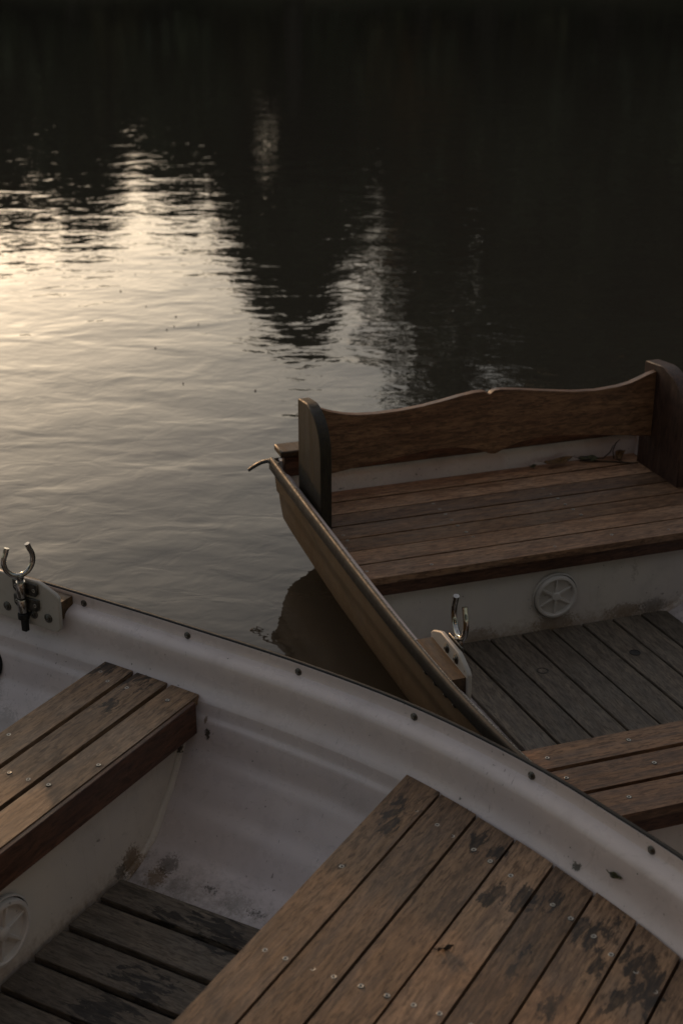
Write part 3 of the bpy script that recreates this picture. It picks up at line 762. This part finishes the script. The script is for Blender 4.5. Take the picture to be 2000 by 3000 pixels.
for i, (x, y, hgt, rad, shp, lm, lab) in enumerate(FB):
    tree(x, y, .3, hgt, rad, shp, lab, lm, .20, int((80 + 9 * hgt + 22 * rad) * (.62 if hgt > 12 else 1)), 56, .46 if shp == 'cone' else .1, 11 + i)
for i, x in enumerate([-9.6, -8.4, -7.2, -5.2, -3.3, -2.1, -.9, .6, 2.4, 4.8, 7.4, 9.6, 12.2]):
    tree(x + .3 * math.sin(i), 38.2 + .5 * math.cos(3 * i), .9, 3.2 + .5 * math.sin(i * 2.3), 1.6, 'dome', 'dense rounded shrub growing along the far bank', i % 2, .20, 110, 46, .02, 50 + i, 'shrubs along the far bank', 'shrub')
for i, (x, y, hgt, rad, shp) in enumerate([(-18, 37, 7., 2.2, 'round'), (-21.5, 38, 7.5, 2.6, 'dome'), (-24, 36, 8, 3., 'round'), (15, 35, 14, 3.6, 'dome'), (5.4, 40, 9.5, 2.4, 'dome'), (2.9, 39.5, 7., 1.9, 'dome'), (8.3, 40.5, 11, 2.6, 'dome'), (8.4, 42, 16, 3.6, 'dome'), (12.2, 41.5, 16, 3.6, 'dome'), (20, 31, 14, 4, 'dome'), (22, 24, 14, 4.2, 'dome'), (23, 16, 13, 4., 'dome'), (-30, 34, 9, 4., 'dome')]):
    tree(x, y, .3, hgt, rad, shp, 'tree further along the shore, beyond the edge of the picture', i % 2, .26, 150, 46, .08, 80 + i, 'trees further along the shore')

for i, (x, y, hgt, rad) in enumerate([(-9.5, -8, 12, 4.4), (-2., -9.5, 13, 4.8), (6.5, -8, 12.5, 4.6), (12, -2.5, 12, 4.4)]):  # unseen trees added to block sky light from behind the camera
    tree(x, y, .2, hgt, rad, 'dome', 'unseen spreading tree added behind the viewer to block sky light', 0, .34, 130, 40, .16, 120 + i, 'unseen trees added to block light')
bank('near_bank', -2.2, -40, -60, 60, [(0, -.4), (.05, .25), (.3, .5), (1, 1.5)])

# ================================================================== camera, light, sky
cam = bpy.data.cameras.new('camera'); co_ = bpy.data.objects.new('camera', cam); COL.objects.link(co_)
co_.location = (0, 0, 2.0); co_.rotation_euler = (R(90 - 23.5), 0, 0)
cam.sensor_fit = 'VERTICAL'; cam.sensor_height = 36; cam.lens = 36 * 4167 / 3000
cam.clip_start = .05; cam.clip_end = 500
cam.dof.use_dof = True; cam.dof.focus_distance = 3.5; cam.dof.aperture_fstop = 4.; cam.dof.aperture_blades = 9
scene.camera = co_

SUN_AZ, SUN_EL = R(-23), R(8)      # azimuth from +Y, negative to the left
sd = Vector((math.sin(SUN_AZ) * math.cos(SUN_EL), math.cos(SUN_AZ) * math.cos(SUN_EL), math.sin(SUN_EL)))
sun = bpy.data.lights.new('sun', 'SUN'); sun.energy = 1.5; sun.angle = R(1.2); sun.color = (1, .56, .26)
so = bpy.data.objects.new('sun', sun); COL.objects.link(so); so.rotation_euler = (-sd).to_track_quat('-Z', 'Y').to_euler(); so.location = sd * 30
world = bpy.data.worlds.new('World'); scene.world = world; world.use_nodes = True
nt = world.node_tree; bg = nt.nodes['Background']
sky = nt.nodes.new('ShaderNodeTexSky'); sky.sky_type = 'NISHITA'; sky.sun_disc = False
sky.sun_elevation = SUN_EL; sky.sun_rotation = SUN_AZ; sky.air_density = 1.; sky.dust_density = 2.1; sky.ozone_density = 1.
tint = nt.nodes.new('ShaderNodeMix'); tint.data_type = 'RGBA'; tint.blend_type = 'MULTIPLY'; tint.inputs[0].default_value = 1
hs = nt.nodes.new('ShaderNodeHueSaturation'); hs.inputs['Saturation'].default_value = .70; nt.links.new(sky.outputs[0], hs.inputs['Color'])
nt.links.new(hs.outputs[0], tint.inputs[6]); tint.inputs[7].default_value = (.95, .92, .885, 1)
tc = nt.nodes.new('ShaderNodeTexCoord'); sx = nt.nodes.new('ShaderNodeSeparateXYZ'); nt.links.new(tc.outputs['Generated'], sx.inputs[0])
mr = nt.nodes.new('ShaderNodeMapRange'); mr.interpolation_type = 'SMOOTHSTEP'; nt.links.new(sx.outputs[2], mr.inputs[0])
mr.inputs[1].default_value = .30; mr.inputs[2].default_value = .85; mr.inputs[3].default_value = 0.; mr.inputs[4].default_value = 1.
cn = nt.nodes.new('ShaderNodeTexNoise'); nt.links.new(tc.outputs['Generated'], cn.inputs['Vector']); cn.inputs['Scale'].default_value = 3.; cn.inputs['Detail'].default_value = 5
cm = nt.nodes.new('ShaderNodeMath'); cm.operation = 'MULTIPLY'; nt.links.new(mr.outputs[0], cm.inputs[0]); nt.links.new(cn.outputs[0], cm.inputs[1])
veil = nt.nodes.new('ShaderNodeMix'); veil.data_type = 'RGBA'; veil.blend_type = 'ADD'
nt.links.new(cm.outputs[0], veil.inputs[0]); nt.links.new(tint.outputs[2], veil.inputs[6]); veil.inputs[7].default_value = (1.7, 1.42, 1.27, 1)
nt.links.new(veil.outputs[2], bg.inputs[0]); bg.inputs[1].default_value = .15
vs = scene.view_settings; vs.view_transform = 'Standard'; vs.look = 'None'; vs.exposure = .38; vs.gamma = 1; vs.use_curve_mapping = False
scene.cycles.use_denoising = True; scene.cycles.max_bounces = 6
scene.cycles.sample_clamp_indirect = 4.
